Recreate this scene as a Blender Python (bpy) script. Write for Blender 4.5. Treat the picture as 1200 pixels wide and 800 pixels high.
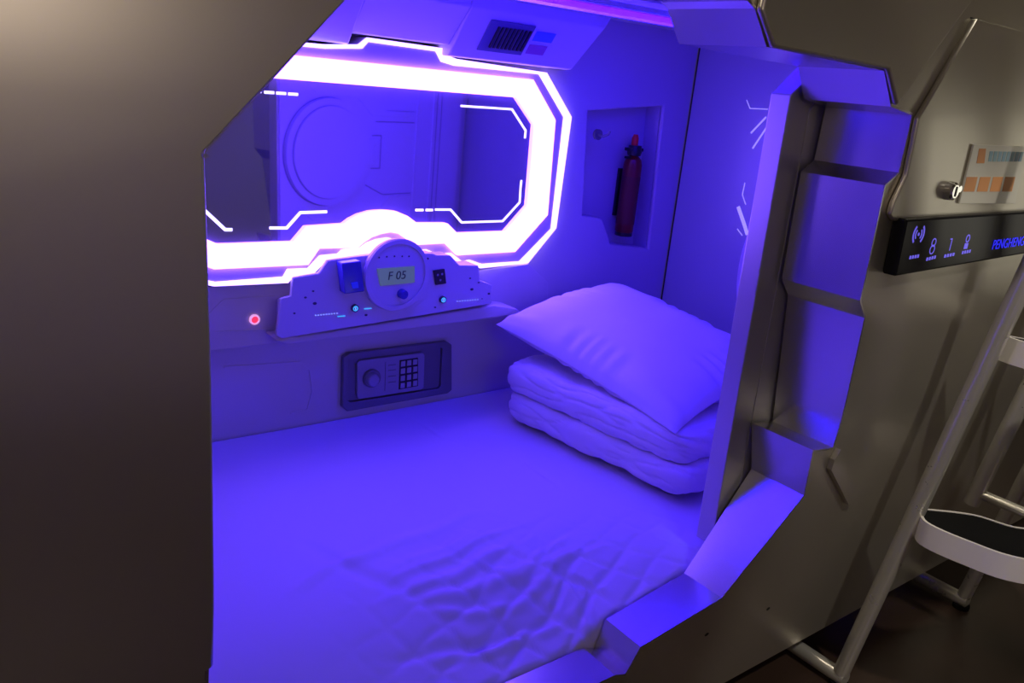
import bpy, bmesh, math, random
from mathutils import Vector, Matrix
from mathutils.geometry import tessellate_polygon
random.seed(7)
for o in list(bpy.data.objects):
    bpy.data.objects.remove(o)
SC = bpy.context.scene
COL = SC.collection
R = math.radians

# ------------------------------------------------------------------ camera
EYE = 1.30                                   # lens height above the floor, metres
cam_d = bpy.data.cameras.new('camera')
cam_d.sensor_width = 36.0
cam_d.lens = 29.1
cam_d.clip_start = 0.02
cam = bpy.data.objects.new('camera', cam_d)
COL.objects.link(cam)
rot = Matrix(((0.795943, 0.109466, -0.595392), (-0.598167, 0.293496, -0.745692), (0.093117, 0.949672, 0.299085)))
cam.matrix_world = Matrix.Translation((0, 0, EYE)) @ rot.to_4x4()
SC.camera = cam

# ------------------------------------------------------------------ world, exposure, room light
SC.view_settings.view_transform = 'Standard'
SC.view_settings.look = 'None'
SC.view_settings.gamma = 1.0
SC.view_settings.use_curve_mapping = False
SC.view_settings.exposure = 0.0
w = bpy.data.worlds.new('world'); SC.world = w; w.use_nodes = True
w.node_tree.nodes['Background'].inputs[0].default_value = (0.9, 0.85, 0.75, 1)
w.node_tree.nodes['Background'].inputs[1].default_value = 0.02

RING = (2.7, 1.03, 16.0)        # white-hot violet LED band (colour x strength)
STRIP = (1.6, 1.0, 4.0)
BLUE = (0.35, 0.0, 60.0)
RING_S, STRIP_S, BLUE_S = 1.0, 1.0, 0.55

def area(name, loc, rot, size, size_y, col, power):
    l = bpy.data.lights.new(name, 'AREA'); l.shape = 'RECTANGLE'; l.size = size; l.size_y = size_y
    l.color = col; l.energy = power
    o = bpy.data.objects.new(name, l); COL.objects.link(o); o.location = loc; o.rotation_euler = rot
    return o
area('ceiling_lamp_light', (-0.9, 0.66, 2.52), (0, 0, 0), 0.9, 0.15, (1.0, 0.85, 0.66), 10.0)
area('corridor_lamp_light', (2.5, 0.66, 2.52), (0, 0, 0), 0.9, 0.15, (1.0, 0.92, 0.74), 8.0)
area('aisle_wall_light', (0.20, -1.58, 1.80), (R(90), 0, 0), 0.7, 0.5, (1.0, 0.82, 0.68), 4.0)
area('far_end_light', (4.55, -0.6, 1.05), (R(90), 0, R(90)), 0.6, 0.9, (1.0, 0.95, 0.78), 2.2)
sl = bpy.data.lights.new('ladder_fill_spot', 'SPOT'); sl.energy = 70.0; sl.color = (1.0, 0.92, 0.82)  # added fill spot: narrow cone brightens the ladder, stands for no known fixture
sl.spot_size = R(40); sl.spot_blend = 0.35; sl.shadow_soft_size = 0.05
so = bpy.data.objects.new('ladder_fill_spot', sl); COL.objects.link(so); so.location = (1.15, -0.55, 2.50)
so.rotation_euler = (Vector((1.95, 0.42, 0.55)) - Vector(so.location)).to_track_quat('-Z', 'Y').to_euler()

# ------------------------------------------------------------------ materials
def mat(name, col, rough=0.5, metal=0.0, noise=0.0, nscale=30.0, bump=0.0, emit=None, es=1.0, spec=0.5, stretch=None, bscale=None, coat=0.0, sheen=0.0):
    m = bpy.data.materials.new(name); m.use_nodes = True
    nt = m.node_tree; b = nt.nodes['Principled BSDF']
    b.inputs['Base Color'].default_value = (*col, 1)
    b.inputs['Roughness'].default_value = rough
    b.inputs['Metallic'].default_value = metal
    b.inputs['Specular IOR Level'].default_value = spec
    b.inputs['Coat Weight'].default_value = coat
    b.inputs['Sheen Weight'].default_value = sheen
    tc = nt.nodes.new('ShaderNodeTexCoord'); mp = nt.nodes.new('ShaderNodeMapping')
    nt.links.new(tc.outputs['Object'], mp.inputs[0])
    if stretch: mp.inputs['Scale'].default_value = stretch
    if noise > 0:
        n = nt.nodes.new('ShaderNodeTexNoise'); n.inputs['Scale'].default_value = nscale; n.inputs['Detail'].default_value = 4
        nt.links.new(mp.outputs[0], n.inputs['Vector'])
        r = nt.nodes.new('ShaderNodeMapRange'); r.inputs['To Min'].default_value = 1 - noise; r.inputs['To Max'].default_value = 1 + noise
        nt.links.new(n.outputs['Fac'], r.inputs['Value'])
        mx = nt.nodes.new('ShaderNodeVectorMath'); mx.operation = 'SCALE'
        mx.inputs[0].default_value = col
        nt.links.new(r.outputs[0], mx.inputs['Scale'])
        nt.links.new(mx.outputs[0], b.inputs['Base Color'])
        r2 = nt.nodes.new('ShaderNodeMapRange'); r2.inputs['To Min'].default_value = max(0.02, rough - noise * .4); r2.inputs['To Max'].default_value = rough + noise * .4
        nt.links.new(n.outputs['Fac'], r2.inputs['Value']); nt.links.new(r2.outputs[0], b.inputs['Roughness'])
    if bump > 0:
        n2 = nt.nodes.new('ShaderNodeTexNoise'); n2.inputs['Scale'].default_value = bscale or 200.0; n2.inputs['Detail'].default_value = 3
        nt.links.new(mp.outputs[0], n2.inputs['Vector'])
        bp = nt.nodes.new('ShaderNodeBump'); bp.inputs['Strength'].default_value = bump; bp.inputs['Distance'].default_value = 0.002
        nt.links.new(n2.outputs['Fac'], bp.inputs['Height']); nt.links.new(bp.outputs[0], b.inputs['Normal'])
    if emit:
        b.inputs['Emission Color'].default_value = (*emit, 1)
        b.inputs['Emission Strength'].default_value = es
    return m

def lamp_mat(name, col, s):
    mx = max(col)
    return mat(name, (0.8, 0.8, 0.8), 0.4, emit=tuple(c / mx for c in col), es=mx * s)

M = {}
M['shell'] = mat('brushed_metal_shell', (0.66, 0.625, 0.54), 0.34, 0.85, noise=0.04, nscale=3.0, bump=0.012, bscale=300)
M['shell2'] = mat('satin_metal_frame', (0.66, 0.64, 0.62), 0.24, 0.95, noise=0.04, nscale=6.0)
M['door'] = mat('satin_metal_door', (0.66, 0.64, 0.60), 0.34, 0.7, noise=0.04, nscale=6.0)
M['seam'] = mat('dark_seam', (0.02, 0.02, 0.018), 0.6)
M['abs'] = mat('white_plastic_wall', (0.54, 0.50, 0.58), 0.42, noise=0.03, nscale=4)
M['abs2'] = mat('white_plastic_moulding', (0.56, 0.52, 0.60), 0.35)
M['inner'] = mat('grey_moulded_door_lining', (0.62, 0.58, 0.70), 0.35)
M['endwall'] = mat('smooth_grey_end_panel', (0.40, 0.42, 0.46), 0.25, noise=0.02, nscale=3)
M['glass'] = mat('tinted_mirror', (0.72, 0.70, 0.74), 0.03, 0.88)
M['ring'] = lamp_mat('led_light_band', RING, RING_S)
M['strip'] = lamp_mat('led_edge_strip', STRIP, STRIP_S)
M['etch'] = lamp_mat('etched_lit_line', (1.6, 1.3, 3.0), 1.0)
M['blue'] = lamp_mat('blue_led_tube', BLUE, BLUE_S)
M['blue2'] = lamp_mat('dim_blue_led_tube', BLUE, BLUE_S * 0.7)
M['safe'] = mat('grey_safe_metal', (0.17, 0.17, 0.20), 0.4, 0.3, noise=0.03)
M['safe2'] = mat('light_grey_safe_plate', (0.30, 0.30, 0.36), 0.4, 0.2)
M['black'] = mat('black_plastic', (0.015, 0.015, 0.018), 0.35)
M['blackgloss'] = mat('black_glass_panel', (0.010, 0.010, 0.012), 0.25, spec=0.12)
M['key'] = mat('key_caps', (0.33, 0.33, 0.38), 0.4)
M['holder'] = mat('dark_blue_plastic', (0.05, 0.05, 0.35), 0.12)
M['screw'] = mat('dark_screw', (0.05, 0.04, 0.10), 0.5)
M['chrome'] = mat('chrome', (0.8, 0.8, 0.78), 0.12, 1.0)
M['lcd'] = mat('lcd_glass', (0.22, 0.40, 0.16), 0.2, emit=(0.42, 0.72, 0.55), es=0.10)
M['lcdtext'] = mat('lcd_segments', (0.01, 0.03, 0.03), 0.4)
M['red'] = mat('red_enamel', (0.17, 0.004, 0.004), 0.3)
M['redlabel'] = mat('dark_red_label', (0.13, 0.01, 0.01), 0.5)
M['redknob'] = mat('bright_red_plastic', (0.75, 0.02, 0.01), 0.4)
M['redlight'] = mat('red_lit_button', (0.5, 0.02, 0.02), 0.4, emit=(1.0, 0.03, 0.10), es=1.3)
M['ringlight'] = mat('pale_lit_ring', (0.7, 0.6, 0.7), 0.4, emit=(1.0, 0.45, 0.8), es=0.7)
M['cyan'] = mat('cyan_lit_button', (0.1, 0.4, 0.5), 0.3, emit=(0.05, 0.45, 1.0), es=1.0)
M['dots'] = mat('pale_blue_dots', (0.3, 0.5, 0.8), 0.4, emit=(0.25, 0.35, 1.0), es=1.2)
M['icon'] = mat('lit_blue_icons', (0.1, 0.1, 0.4), 0.4, emit=(0.16, 0.12, 0.85), es=0.75)
M['icon2'] = mat('bright_blue_lettering', (0.02, 0.02, 0.4), 0.4, emit=(0.02, 0.02, 1.0), es=0.9)
M['plate'] = mat('clear_acrylic_plate', (0.66, 0.64, 0.55), 0.3, 0.2)
M['orange'] = mat('orange_print', (0.85, 0.40, 0.16), 0.5)
M['teal'] = mat('blue_print', (0.32, 0.50, 0.58), 0.5)
M['tube'] = mat('steel_tube', (0.74, 0.72, 0.64), 0.28, 0.6, noise=0.05, nscale=20)
M['tread'] = mat('black_rubber_tread', (0.008, 0.008, 0.008), 0.9, spec=0.1, bump=0.3, bscale=500)
M['rim'] = mat('ivory_plastic_rim', (0.86, 0.82, 0.76), 0.4)
M['cloth'] = mat('white_cotton_sheet', (0.66, 0.62, 0.69), 0.85, bump=0.12, bscale=60, spec=0.2)
M['pillow'] = mat('white_pillowcase', (0.78, 0.74, 0.80), 0.8, bump=0.08, bscale=90, spec=0.2)
M['floor'] = mat('dark_brown_floor', (0.045, 0.026, 0.018), 0.35, noise=0.25, nscale=5)
M['wall'] = mat('corridor_wall_paint', (0.50, 0.45, 0.38), 0.7, noise=0.04)
M['ceil'] = mat('corridor_ceiling_paint', (0.40, 0.36, 0.30), 0.8)
M['vent'] = mat('dark_vent_frame', (0.10, 0.09, 0.22), 0.5)
M['stickerblue'] = mat('pale_blue_sticker', (0.08, 0.18, 0.75), 0.5)
M['stickerred'] = mat('muted_red_sticker', (0.35, 0.10, 0.35), 0.5)
M['ceillamp'] = mat('warm_lamp_diffuser', (0.8, 0.8, 0.8), 0.5, emit=(1.0, 0.86, 0.68), es=6.0)

# ------------------------------------------------------------------ helpers
def finish(name, bm, material, parent=None, smooth=30, bevel=0.0, seg=2):
    bmesh.ops.recalc_face_normals(bm, faces=bm.faces)
    me = bpy.data.meshes.new(name); bm.to_mesh(me); bm.free()
    me.materials.append(material)
    o = bpy.data.objects.new(name, me); COL.objects.link(o)
    if parent: o.parent = parent
    if smooth:
        me.shade_smooth(); me.set_sharp_from_angle(angle=R(smooth))
    if bevel > 0:
        b = o.modifiers.new('bevel', 'BEVEL'); b.width = bevel; b.segments = seg; b.limit_method = 'ANGLE'; b.angle_limit = R(25)
        b.harden_normals = False
    return o
def tag(o, label=None, cat=None, group=None, kind=None):
    if label: o['label'] = label
    if cat: o['category'] = cat
    if group: o['group'] = group
    if kind: o['kind'] = kind
    return o
def thing(name, label, cat, loc=(0, 0, 0), group=None):
    o = bpy.data.objects.new(name, None); COL.objects.link(o); o.location = loc
    o.empty_display_size = 0.05
    return tag(o, label, cat, group)
def under(o, root):
    """parent while keeping the part where it stands"""
    o.parent = root; o.matrix_parent_inverse = root.matrix_basis.inverted() if False else Matrix.Translation(-root.location)
    return o
def prism_bm(outer, y0, y1, holes=(), bm=None, plane='Y'):
    """outer and holes: lists of (x,z); y0/y1 numbers or functions of (x,z)"""
    bm = bm or bmesh.new()
    f0 = y0 if callable(y0) else (lambda x, z: y0)
    f1 = y1 if callable(y1) else (lambda x, z: y1)
    loops = [list(outer)] + [list(h) for h in holes]
    flat = [p for l in loops for p in l]
    tris = tessellate_polygon([[Vector((p[0], p[1], 0)) for p in l] for l in loops])
    a = [bm.verts.new((p[0], f0(*p), p[1])) for p in flat]
    b = [bm.verts.new((p[0], f1(*p), p[1])) for p in flat]
    for t in tris:
        try:
            bm.faces.new([a[i] for i in t]); bm.faces.new([b[i] for i in reversed(t)])
        except ValueError: pass
    k = 0
    for l in loops:
        n = len(l)
        for i in range(n):
            j = (i + 1) % n
            bm.faces.new([a[k + i], a[k + j], b[k + j], b[k + i]])
        k += n
    return bm
def dissolve(bm):
    bmesh.ops.recalc_face_normals(bm, faces=bm.faces)
    bmesh.ops.dissolve_limit(bm, angle_limit=R(0.5), verts=bm.verts, edges=bm.edges)
    return bm
def box_bm(x0, x1, y0, y1, z0, z1, bm=None):
    return prism_bm([(x0, z0), (x1, z0), (x1, z1), (x0, z1)], y0, y1, bm=bm)
def tube_bm(pts, r, n=16, bm=None, cap=True):
    bm = bm or bmesh.new()
    pts = [Vector(p) for p in pts]
    rings = []
    for i, p in enumerate(pts):
        d = (pts[min(i + 1, len(pts) - 1)] - pts[max(i - 1, 0)]).normalized()
        u = d.orthogonal().normalized() if i == 0 else (u - d * u.dot(d)).normalized()
        v = d.cross(u)
        rr = r[i] if isinstance(r, (list, tuple)) else r
        rings.append([bm.verts.new(p + (u * math.cos(2 * math.pi * k / n) + v * math.sin(2 * math.pi * k / n)) * rr) for k in range(n)])
    for a, b in zip(rings, rings[1:]):
        for k in range(n):
            bm.faces.new([a[k], a[(k + 1) % n], b[(k + 1) % n], b[k]])
    if cap:
        bm.faces.new(rings[0]); bm.faces.new(list(reversed(rings[-1])))
    return bm
def disc_pts(cx, cz, r, n=40, rz=None):
    rz = rz or r
    return [(cx + r * math.cos(2 * math.pi * k / n), cz + rz * math.sin(2 * math.pi * k / n)) for k in range(n)]
def rrect(x0, x1, z0, z1, r, n=5):
    out = []
    for cx, cz, a in ((x1 - r, z1 - r, 0), (x0 + r, z1 - r, 90), (x0 + r, z0 + r, 180), (x1 - r, z0 + r, 270)):
        for k in range(n + 1):
            t = R(a + 90 * k / n); out.append((cx + r * math.cos(t), cz + r * math.sin(t)))
    return out
def stroke(pts, w):
    """closed outline of a polyline of width w with mitred joints"""
    P = [Vector(p) for p in pts]; L = []; Rr = []
    for i, p in enumerate(P):
        d0 = (P[i] - P[i - 1]).normalized() if i > 0 else None
        d1 = (P[i + 1] - P[i]).normalized() if i < len(P) - 1 else None
        if d0 is None: d0 = d1
        if d1 is None: d1 = d0
        t = (d0 + d1).normalized(); n = Vector((-t.y, t.x)); k = w / 2 / max(0.4, n.dot(Vector((-d0.y, d0.x))))
        L.append(tuple(p + n * k)); Rr.append(tuple(p - n * k))
    return L + Rr[::-1]
def offset_poly(pts, t):
    """offset a closed polygon outward (positive t) by mitred joints"""
    n = len(pts); A = sum(pts[i][0] * pts[(i + 1) % n][1] - pts[(i + 1) % n][0] * pts[i][1] for i in range(n))
    s = 1 if A > 0 else -1; out = []
    for i in range(n):
        a, p, b = Vector(pts[i - 1]), Vector(pts[i]), Vector(pts[(i + 1) % n])
        d0 = (p - a).normalized(); d1 = (b - p).normalized()
        n0 = Vector((d0.y, -d0.x)) * s; n1 = Vector((d1.y, -d1.x)) * s
        m = (n0 + n1); m = m / max(0.5, m.length) if m.length > 0 else n0; m.normalize()
        out.append(tuple(p + m * (t / max(0.5, m.dot(n0)))))
    return out
def text_mesh(name, body, size, material, origin, xdir, zdir, depth=0.0006, parent=None, shear=0.0, align='LEFT'):
    c = bpy.data.curves.new(name, 'FONT'); c.body = body; c.size = size; c.extrude = depth; c.align_x = align; c.shear = shear
    t = bpy.data.objects.new(name, c); COL.objects.link(t)
    bpy.context.view_layer.update()
    me = bpy.data.meshes.new_from_object(t); bpy.data.objects.remove(t)
    o = bpy.data.objects.new(name, me); COL.objects.link(o)
    me.materials.clear(); me.materials.append(material)
    X = Vector(xdir).normalized(); Z = Vector(zdir); Z = (Z - X * Z.dot(X)).normalized(); N = X.cross(Z)
    m = Matrix((X, Z, N)).transposed().to_4x4(); m.translation = Vector(origin)
    me.transform(m)
    if parent: o.parent = parent
    return o

# ------------------------------------------------------------------ shell profile: front skin bulges towards the aisle
PROF = [(-0.9, .86), (-0.35, .77), (0, .742), (.3, .742), (.55, .757), (.75, .785), (.95, .815), (1.2, .85)]
def yout(x, z):
    zd = EYE - z
    if zd <= PROF[0][0]: return PROF[0][1]
    for (a, ya), (b, yb) in zip(PROF, PROF[1:]):
        if zd <= b: return ya + (yb - ya) * (zd - a) / (b - a)
    return PROF[-1][1]
def curved_plate(outer, y0, y1, holes=()):
    """plate following the shell: sliced at the profile heights so it bends with them"""
    bm = prism_bm(outer, 0.0, 1.0, holes)
    for zd, _ in PROF:
        for dz in (-0.04, 0, 0.04):
            bmesh.ops.bisect_plane(bm, geom=bm.verts[:] + bm.edges[:] + bm.faces[:], plane_co=(0, 0, EYE - zd + dz), plane_no=(0, 0, 1))
    def sm(x, z): return sum(yout(x, z + d) for d in (-.04, -.02, 0, .02, .04)) / 5
    for v in bm.verts:
        s = sm(v.co.x, v.co.z)
        f = v.co.y
        v.co.y = (s + y0) * (1 - f) + ((s + y1) if y1 is not None and y1 < 0.3 else y1) * f
    return bm

# ================================================================== LARGE STRUCTURE
# aisle
tag(finish('floor', box_bm(-2.6, 4.6, -1.6, 2.6, -0.08, 0.0), M['floor'], smooth=0), kind='structure')
tag(finish('ceiling', box_bm(-2.6, 4.6, -1.6, 2.6, 2.55, 2.63), M['ceil'], smooth=0), kind='structure')
tag(finish('wall_aisle', box_bm(-2.6, 4.6, -1.68, -1.6, -0.08, 2.63), M['wall'], smooth=0), kind='structure')
tag(finish('wall_far_left', box_bm(-2.68, -2.6, -1.68, 2.6, -0.08, 2.63), M['wall'], smooth=0), kind='structure')
tag(finish('wall_far_right', box_bm(4.6, 4.68, -1.68, 2.6, -0.08, 2.63), M['wall'], smooth=0), kind='structure')
tag(finish('wall_behind', box_bm(-2.6, 4.6, 2.6, 2.68, -0.08, 2.63), M['wall'], smooth=0), kind='structure')

# doorway outline (x, z) as seen on the outer skin
DOOR = [(0.232, 1.215), (0.358, 1.352), (0.440, 1.4283)] + [(0.9349, 1.4273), (0.9506, 1.4199), (0.9848, 1.3754), (1.2883, 1.3691), (1.3242, 1.3170), (1.3950, 1.3073), (1.3923, 1.2129), (1.3577, 1.1912), (1.3632, 0.9893), (1.3948, 0.9543), (1.4290, 0.6820), (1.3578, 0.6918), (1.3875, 0.5817), (1.2256, 0.3851), (1.0134, 0.3523), (0.9930, 0.2958), (0.9635, 0.3075)] + [(0.2385, 0.3075)]
# outer skin
SKIN = [(-2.4, 0.10), (3.6, 0.10), (3.6, 1.98), (-2.4, 1.98)]
SKIN_HOLE = offset_poly(DOOR, 0.004)
front = finish('wall_front', curved_plate(SKIN, 0.0, 0.022, [SKIN_HOLE]), M['shell'], smooth=20)
tag(front, kind='structure')
trim = finish('trim_1', curved_plate(offset_poly(DOOR, 0.004), -0.0015, 0.905, [DOOR]), M['shell2'], smooth=20, bevel=0.0022)
tag(trim, kind='structure')
# white lining behind the skin
LIN = offset_poly(DOOR, 0.012)
tag(finish('wall_front_inner', prism_bm([(-0.1, 0.12), (2.27, 0.12), (2.27, 1.49), (-0.1, 1.49)], 0.906, 0.912, [LIN]), M['abs'], smooth=0), kind='structure')

# pod interior
BW = [(-0.1, 0.12), (2.164, 0.12), (2.164, 1.50), (-0.1, 1.50)]
NICHE = [(1.7223, 1.2357), (2.0404, 1.2689), (2.0654, 0.8025), (1.8860, 0.8272), (1.8337, 0.9117), (1.7486, 0.9215)]
bw = tag(finish('wall_back', prism_bm(BW, 1.9, 1.915, [NICHE]), M['abs'], smooth=0, bevel=0.006, seg=3), kind='structure')
nb = prism_bm(offset_poly(NICHE, 0.008), 1.915, 1.975, [NICHE]); prism_bm(offset_poly(NICHE, 0.008), 1.975, 1.985, bm=nb)
o = finish('niche_lining', nb, M['abs'], bw, smooth=0)
tag(finish('wall_left', box_bm(-0.12, -0.10, 0.915, 1.915, 0.12, 1.50), M['abs'], smooth=0), kind='structure')
# end wall flares slightly towards the door side
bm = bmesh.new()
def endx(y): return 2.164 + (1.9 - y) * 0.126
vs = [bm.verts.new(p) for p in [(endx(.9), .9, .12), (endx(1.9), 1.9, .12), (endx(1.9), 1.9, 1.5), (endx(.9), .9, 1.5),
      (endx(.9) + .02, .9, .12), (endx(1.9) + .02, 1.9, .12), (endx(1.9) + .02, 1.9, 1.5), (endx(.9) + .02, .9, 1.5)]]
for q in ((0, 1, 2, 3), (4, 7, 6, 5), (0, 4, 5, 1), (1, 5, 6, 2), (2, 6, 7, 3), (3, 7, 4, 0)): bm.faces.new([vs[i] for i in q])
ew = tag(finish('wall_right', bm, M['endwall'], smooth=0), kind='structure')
# dark joint where the two walls meet
finish('corner_joint', box_bm(2.1635, 2.166, 1.894, 1.8995, 0.39, 1.495), M['seam'], ew, smooth=0)
tag(finish('ceiling_pod', box_bm(-0.12, 2.31, 0.76, 1.915, 1.495, 1.515), M['abs'], smooth=0), kind='structure')

# soffit above the mirror
bm = bmesh.new()
A0 = [(-0.1, 1.47), (-0.1, 1.335)]
def ext(bm, prof_a, prof_b):
    a = [bm.verts.new(p) for p in prof_a]; b = [bm.verts.new(p) for p in prof_b]
    n = len(a)
    bm.faces.new(a); bm.faces.new(b[::-1])
    for i in range(n): bm.faces.new([a[i], a[(i + 1) % n], b[(i + 1) % n], b[i]])
def sof_sec(xa, xb, zb, tail=False):
    def pr(x, d=0): return [(x + .055 * d, 1.71, 1.494), (x + .03 * d, 1.71, 1.455), (x, 1.795, zb), (x + .075 * d, 1.899, zb), (x + .195 * d, 1.899, 1.494)]
    ext(bm, pr(xa), pr(xb, 1 if tail else 0))
sof_sec(-0.1, 0.885, 1.343); sof_sec(0.885, 1.150, 1.368); sof_sec(1.150, 1.545, 1.343, True)
sof = tag(finish('trim_2', bm, M['abs2'], smooth=0, bevel=0.004), kind='structure')
# ceiling ribs
for k, (y0, y1, xe, h) in enumerate([(1.58, 1.66, 1.98, .018), (1.26, 1.34, 2.05, .022)]):
    finish('ceiling_rib', box_bm(-0.05, xe, y0, y1, 1.4955 - h, 1.4945), M['abs2'], bpy.data.objects['ceiling_pod'], smooth=0, bevel=0.005)

# ================================================================== LIGHT BARS IN THE POD CEILING
lt = thing('ceiling_light_bar', 'blue glowing LED bar along the pod ceiling at the top of the opening', 'light', (1.15, 1.44, 1.494))
hb = box_bm(0.35, 1.75, 1.395, 1.485, 1.470, 1.4935)
under(finish('housing', hb, M['abs2'], bevel=0.004), lt)
under(finish('tube', box_bm(0.40, 1.70, 1.415, 1.465, 1.458, 1.4695), M['blue'], smooth=0), lt)
lt = thing('ceiling_light_bar', 'short blue LED bar over the sliding door side of the pod', 'light', (1.6, 1.05, 1.494))
under(finish('housing', box_bm(1.35, 1.95, 1.01, 1.09, 1.470, 1.4935), M['abs2'], bevel=0.004), lt)
under(finish('tube', box_bm(1.38, 1.92, 1.03, 1.07, 1.458, 1.4695), M['blue2'], smooth=0), lt)

# ================================================================== BACKLIT MIRROR
TA = math.tan(R(7.0))
def gy(off): return lambda x, z: 1.815 + (x - 1.04) * TA + off
mir = thing('backlit_mirror', 'wide octagonal tinted mirror framed by a glowing white light band', 'mirror', (1.04, 1.815, 0.90))
XC = 0.985
arcI = [(0.8880, 0.9386), (0.9066, 0.9500), (0.9302, 0.9594), (0.9643, 0.9664), (1.0019, 0.9671), (1.0356, 0.9637), (1.0680, 0.9517), (1.1018, 0.9305)]
arcO = [(0.9240, 0.8802), (0.9406, 0.8918), (0.9624, 0.9032), (0.9898, 0.9102), (1.0179, 0.9129), (1.0470, 0.9070), (1.0720, 0.8923), (1.0921, 0.8755)]
gi_r = [(1.2009, 0.9258), (1.2390, 0.8962), (1.4228, 0.8908), (1.5020, 0.9612), (1.4973, 1.1888), (1.4183, 1.2582)]
go_r = [(1.1997, 0.8730), (1.2446, 0.8372), (1.4608, 0.8311), (1.5808, 0.9332), (1.5712, 1.2055), (1.4670, 1.3081)]
gi_l = [(0.5776, 0.9093), (0.7555, 0.9036), (0.7876, 0.9374)]
go_l = [(0.5636, 0.8581), (0.7895, 0.8488), (0.8179, 0.8854)]
def mx(p): return (2 * XC - p[0], p[1])
LI0 = (gi_l[0][0], gi_l[0][1])
def closing(rr, l0):
    """left side of the octagon mirrors its right side"""
    return [mx(rr[-1]), mx(rr[-2]), mx(rr[-3])]
inner = gi_l + arcI + gi_r + closing(gi_r, None)
outer = go_l + arcO + go_r + closing(go_r, None)
# purple bevel between band and edge strip, and the strip
si_l = [(0.5689, 0.8274), (0.7286, 0.8238), (0.7392, 0.8409), (0.7920, 0.8383), (0.8230, 0.8666), (0.8717, 0.8671), (0.8832, 0.8767)]
so_l = [(0.5649, 0.8183), (0.7417, 0.8083), (0.7546, 0.8213), (0.8059, 0.8227), (0.8417, 0.8528), (0.8959, 0.8569)]
arcSi = [(0.9339, 0.8774), (0.9532, 0.8889), (0.9804, 0.8957), (1.0136, 0.8980), (1.0481, 0.8894), (1.0759, 0.8743), (1.0987, 0.8593)]
arcSo = [(0.9620, 0.8604), (0.9790, 0.8743), (1.0016, 0.8814), (1.0275, 0.8819), (1.0543, 0.8758), (1.0821, 0.8627), (1.1075, 0.8519)]
si_r = [(1.1434, 0.8584), (1.1789, 0.8444), (1.2260, 0.8433), (1.2679, 0.8163), (1.2954, 0.8189), (1.3414, 0.8030), (1.4893, 0.7985), (1.6097, 0.8883), (1.6128, 1.2143), (1.4947, 1.3235)]
so_r = [(1.1671, 0.8476), (1.1822, 0.8395), (1.2266, 0.8362), (1.2693, 0.8018), (1.3165, 0.7978), (1.3363, 0.7912), (1.5258, 0.7903), (1.6319, 0.8897), (1.6455, 1.2156), (1.5241, 1.3302)]
sti = [(1.1931, 1.3220), (1.1489, 1.3285), (1.1310, 1.3508), (0.9355, 1.3534), (0.9202, 1.3373), (0.8234, 1.3283)]
sto = [(1.1971, 1.3386), (1.1774, 1.3429), (1.1623, 1.3596), (0.9351, 1.3625), (0.9130, 1.3457), (0.8232, 1.3372)]
def lefts(rr): return [mx(rr[-1]), mx(rr[-2]), mx(rr[-3])]
s_in = si_l + arcSi + si_r + sti[:6] + [mx(si_r[-1])] + [mx(si_r[-2]), mx(si_r[-3])]
s_out = so_l + arcSo + so_r + sto[:6] + [mx(so_r[-1])] + [mx(so_r[-2]), mx(so_r[-3])]
under(finish('mirror_glass', prism_bm(offset_poly(inner, 0.004), gy(0.0), gy(0.006)), M['glass'], smooth=0), mir)
under(finish('light_band', prism_bm(outer, gy(-0.012), gy(0.008), [inner]), M['ring'], smooth=0), mir)
under(finish('bezel', prism_bm(s_in, gy(-0.001), gy(0.010), [offset_poly(outer, 0.0004)]), M['abs2'], smooth=0), mir)
under(finish('edge_strip', prism_bm(s_out, gy(-0.004), gy(0.006), [offset_poly(s_in, 0.0004)]), M['strip'], smooth=0), mir)
under(finish('backing_box', prism_bm(s_out, gy(0.0102), 1.8995), M['abs'], smooth=0), mir)
for pl, wd in (([(0.5386, 1.0053), (0.5383, 0.9929), (0.5931, 0.9399), (0.6085, 0.9390)], .0065), ([(0.6961, 0.9382), (0.7379, 0.9360), (0.7717, 0.9696), (0.8406, 0.9690)], .006),
           ([(1.1633, 0.9623), (1.2152, 0.9604), (1.2573, 0.9243), (1.4091, 0.9208), (1.4696, 0.9720), (1.4675, 1.0133), (1.4679, 1.0349)], .005),
           ([(1.2248, 1.2265), (1.4064, 1.2264), (1.4661, 1.1716), (1.4656, 1.1507)], .005)):
    under(finish('etched_line', prism_bm(stroke(pl, wd), gy(-0.0018), gy(-0.0004)), M['etch'], smooth=0), mir)
for a in ([(0.6576, 1.2285), (0.6749, 1.2290)], [(0.6826, 1.2282), (0.7042, 1.2285)], [(0.7101, 1.2281), (0.7321, 1.2283)], [(0.7382, 1.2280), (0.7607, 1.2282)], [(1.0994, 0.9635), (1.1241, 0.9626)], [(1.1325, 0.9623), (1.1549, 0.9615)]):
    under(finish('etched_dash', prism_bm(stroke(a, .0058), gy(-0.0018), gy(-0.0004)), M['etch'], smooth=0), mir)

# ================================================================== FASCIA + CONSOLE
FAS = [(0.5690, 0.8243), (0.6030, 0.7859), (0.7820, 0.7816), (0.9726, 0.7820), (1.3538, 0.7797), (1.5264, 0.7876), (1.6070, 0.7273), (1.6152, 0.6672), (1.4555, 0.6304), (0.6007, 0.6322), (0.4128, 0.6349), (0.4212, 0.8331)]
fas = tag(finish('trim_3', prism_bm([(-0.098, FAS[0][1] + .02)] + FAS[1:9] + FAS[9:10] + [(-0.098, FAS[9][1])], 1.868, 1.8995), M['abs'], smooth=0, bevel=0.005), kind='structure')
finish('moulded_line', prism_bm(stroke([(0.5801, 0.7119), (0.6238, 0.7533), (0.7472, 0.7517)], .003), 1.866, 1.8685), M['abs2'], fas, smooth=0)
finish('moulded_line', prism_bm(stroke([(0.5795, 0.6768), (0.7392, 0.6704)], .003), 1.866, 1.8685), M['abs2'], fas, smooth=0)

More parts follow.
